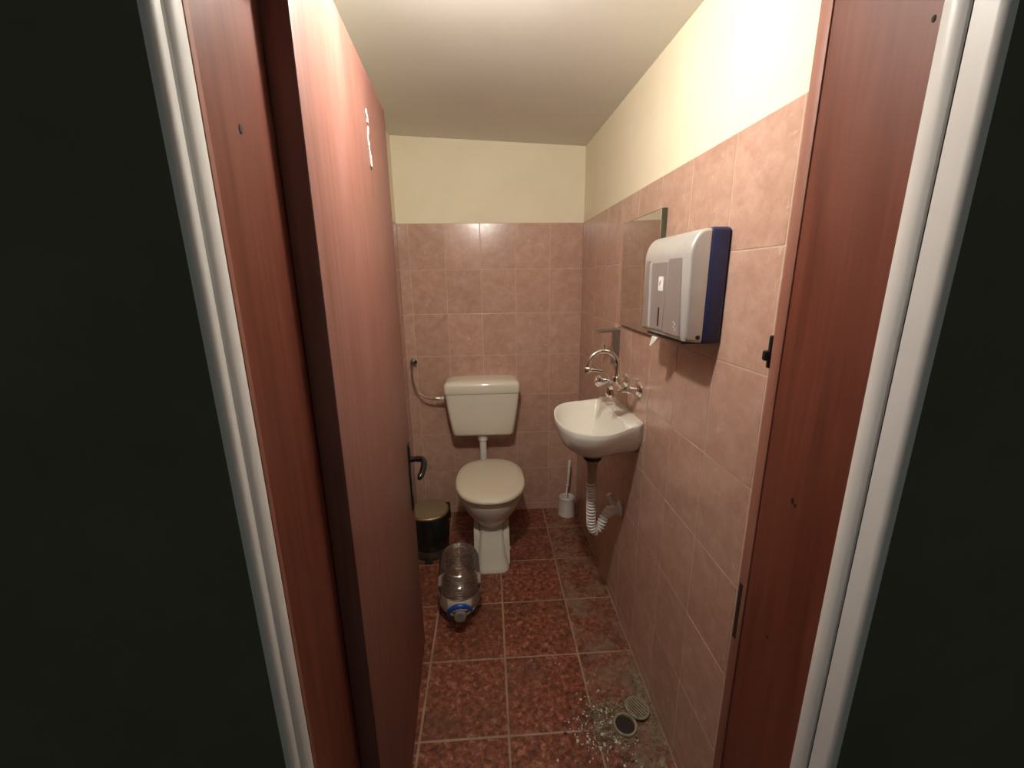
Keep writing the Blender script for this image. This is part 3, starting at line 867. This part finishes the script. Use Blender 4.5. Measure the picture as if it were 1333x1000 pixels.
for i in range(nx):
    for j in range(ny):
        q = [(i, j), (i+1, j), (i+1, j+1), (i, j+1)]
        if all(k in V for k in q) and max(V[k].co.z for k in q) > -.0006:
            bm.faces.new([V[k] for k in q])
for v in [v for v in bm.verts if not v.link_faces]: bm.verts.remove(v)
o = obj('mortar_patch', bm, 'rubble', None, True, angle=80)
tag(o, 'rough grey mortar spread around the open floor drain', 'mortar', kind='stuff')
# grit
def grit(name, n, fx, smin, smax, mat, label):
    bm = NB()
    for _ in range(n):
        x, y = fx()
        if not (XL < x < XR-.006 and .72 < y < 2.2) or math.hypot(x-HX, y-HY) < .045 or math.hypot(x-.492, y-1.125) < .047: continue
        z = max(0, min(.008, mound(x, y)) if gx0 < x and y < 1.4 else 0)
        s = random.uniform(smin, smax)*(1 if random.random() < .85 else 1.6)
        Mx = Matrix.Translation((x, y, z + s*.28)) @ Matrix.Rotation(random.uniform(0, 6), 4, Vector((random.random(), random.random(), random.random()+.1)).normalized()) @ Matrix.Diagonal((s, s*random.uniform(.5, 1), s*random.uniform(.35, .7), 1))
        bmesh.ops.create_icosphere(bm, subdivisions=1, radius=.5, matrix=Mx)
    o = obj(name, bm, mat)
    tag(o, label, 'grit', kind='stuff')
random.seed(21)
grit('floor_grit', 700, lambda: (random.gauss(.375, .060), random.gauss(1.08, .055)), .003, .010, 'rubble', 'grey mortar crumbs scattered around the floor drain')
grit('plaster_flakes', 240, lambda: (random.gauss(.365, .065), random.gauss(1.07, .065)), .0025, .010, 'plaster_chip', 'white plaster flakes lying on the red floor tiles')
random.seed(22)
spots = [(.139, 1.35, .006), (.233, 1.33, .006), (.247, 1.325, .006), (.236, 1.30, .005), (.262, 1.42, .004), (.30, 1.52, .004), (.33, 1.45, .004), (.185, .985, .011), (.24, 1.38, .005), (.06, 1.33, .005), (.31, 1.28, .004)]
for (x, y, s) in spots:
    bm = NB(); bmesh.ops.create_icosphere(bm, subdivisions=1, radius=.5, matrix=Matrix.Translation((x, y, s*.25)) @ Matrix.Rotation(random.uniform(0, 3), 4, 'Z') @ Matrix.Diagonal((s, s*.75, s*.5, 1)))
    tag(obj('plaster_chip', bm, 'plaster_chip'), 'loose pale plaster crumb lying alone on a red floor tile', 'plaster crumb', 'loose plaster crumbs on the floor tiles')
fd = thing('floor_drain', 'open round floor drain pipe, dark inside, set in rough mortar', 'drain', (HX, HY, 0))
bm = NB(); lathe(bm, [(.040, -.002), (.040, .010), (.038, .012), (.0335, .012), (.032, .009), (.032, .0005)], (HX, HY, 0), (0, 0, 1), 36, False)
obj('pipe_rim', bm, 'old_metal', fd, True)
bm = NB(); lathe(bm, [(.0325, .0004), (.0325, .0012), (.001, .0008)], (HX, HY, 0), (0, 0, 1), 36)
obj('pipe_dark_disc', bm, 'dark_hole', fd)  # black disc painted in place of the pipe's shaded depth
cv = thing('drain_cover', 'round slotted metal drain cover lifted off beside the open drain', 'drain cover', (.492, 1.125, .008))
cc = Vector((.492, 1.125, .012)); cr = .042
tiltM = Matrix.Translation(cc) @ Matrix.Rotation(.10, 4, 'Y') @ Matrix.Rotation(math.radians(-55), 4, 'Z')
bm = NB(); lathe(bm, [(cr*.84, -.002), (cr, -.002), (cr, .0025), (cr*.95, .004), (cr*.88, .004), (cr*.84, .002)], (0, 0, 0), (0, 0, 1), 40, False)
bmesh.ops.transform(bm, matrix=tiltM, verts=bm.verts); obj('ring', bm, 'old_metal', cv, True)
for k in range(-3, 4):
    yk = k*.0098; hl = math.sqrt(max(0, (cr*.86)**2 - yk*yk))
    bm = NB(); box(bm, -hl, hl, yk-.0028, yk+.0028, -.001, .0025, .0008)
    bmesh.ops.transform(bm, matrix=tiltM, verts=bm.verts); obj('bar', bm, 'old_metal', cv)
bm = NB(); lathe(bm, [(cr*.86, -.0032), (cr*.86, -.0022)], (0, 0, 0), (0, 0, 1), 32)
bmesh.ops.transform(bm, matrix=tiltM, verts=bm.verts); obj('slot_dark_disc', bm, 'dark_hole', cv)  # dark disc paints the shade seen between the bars
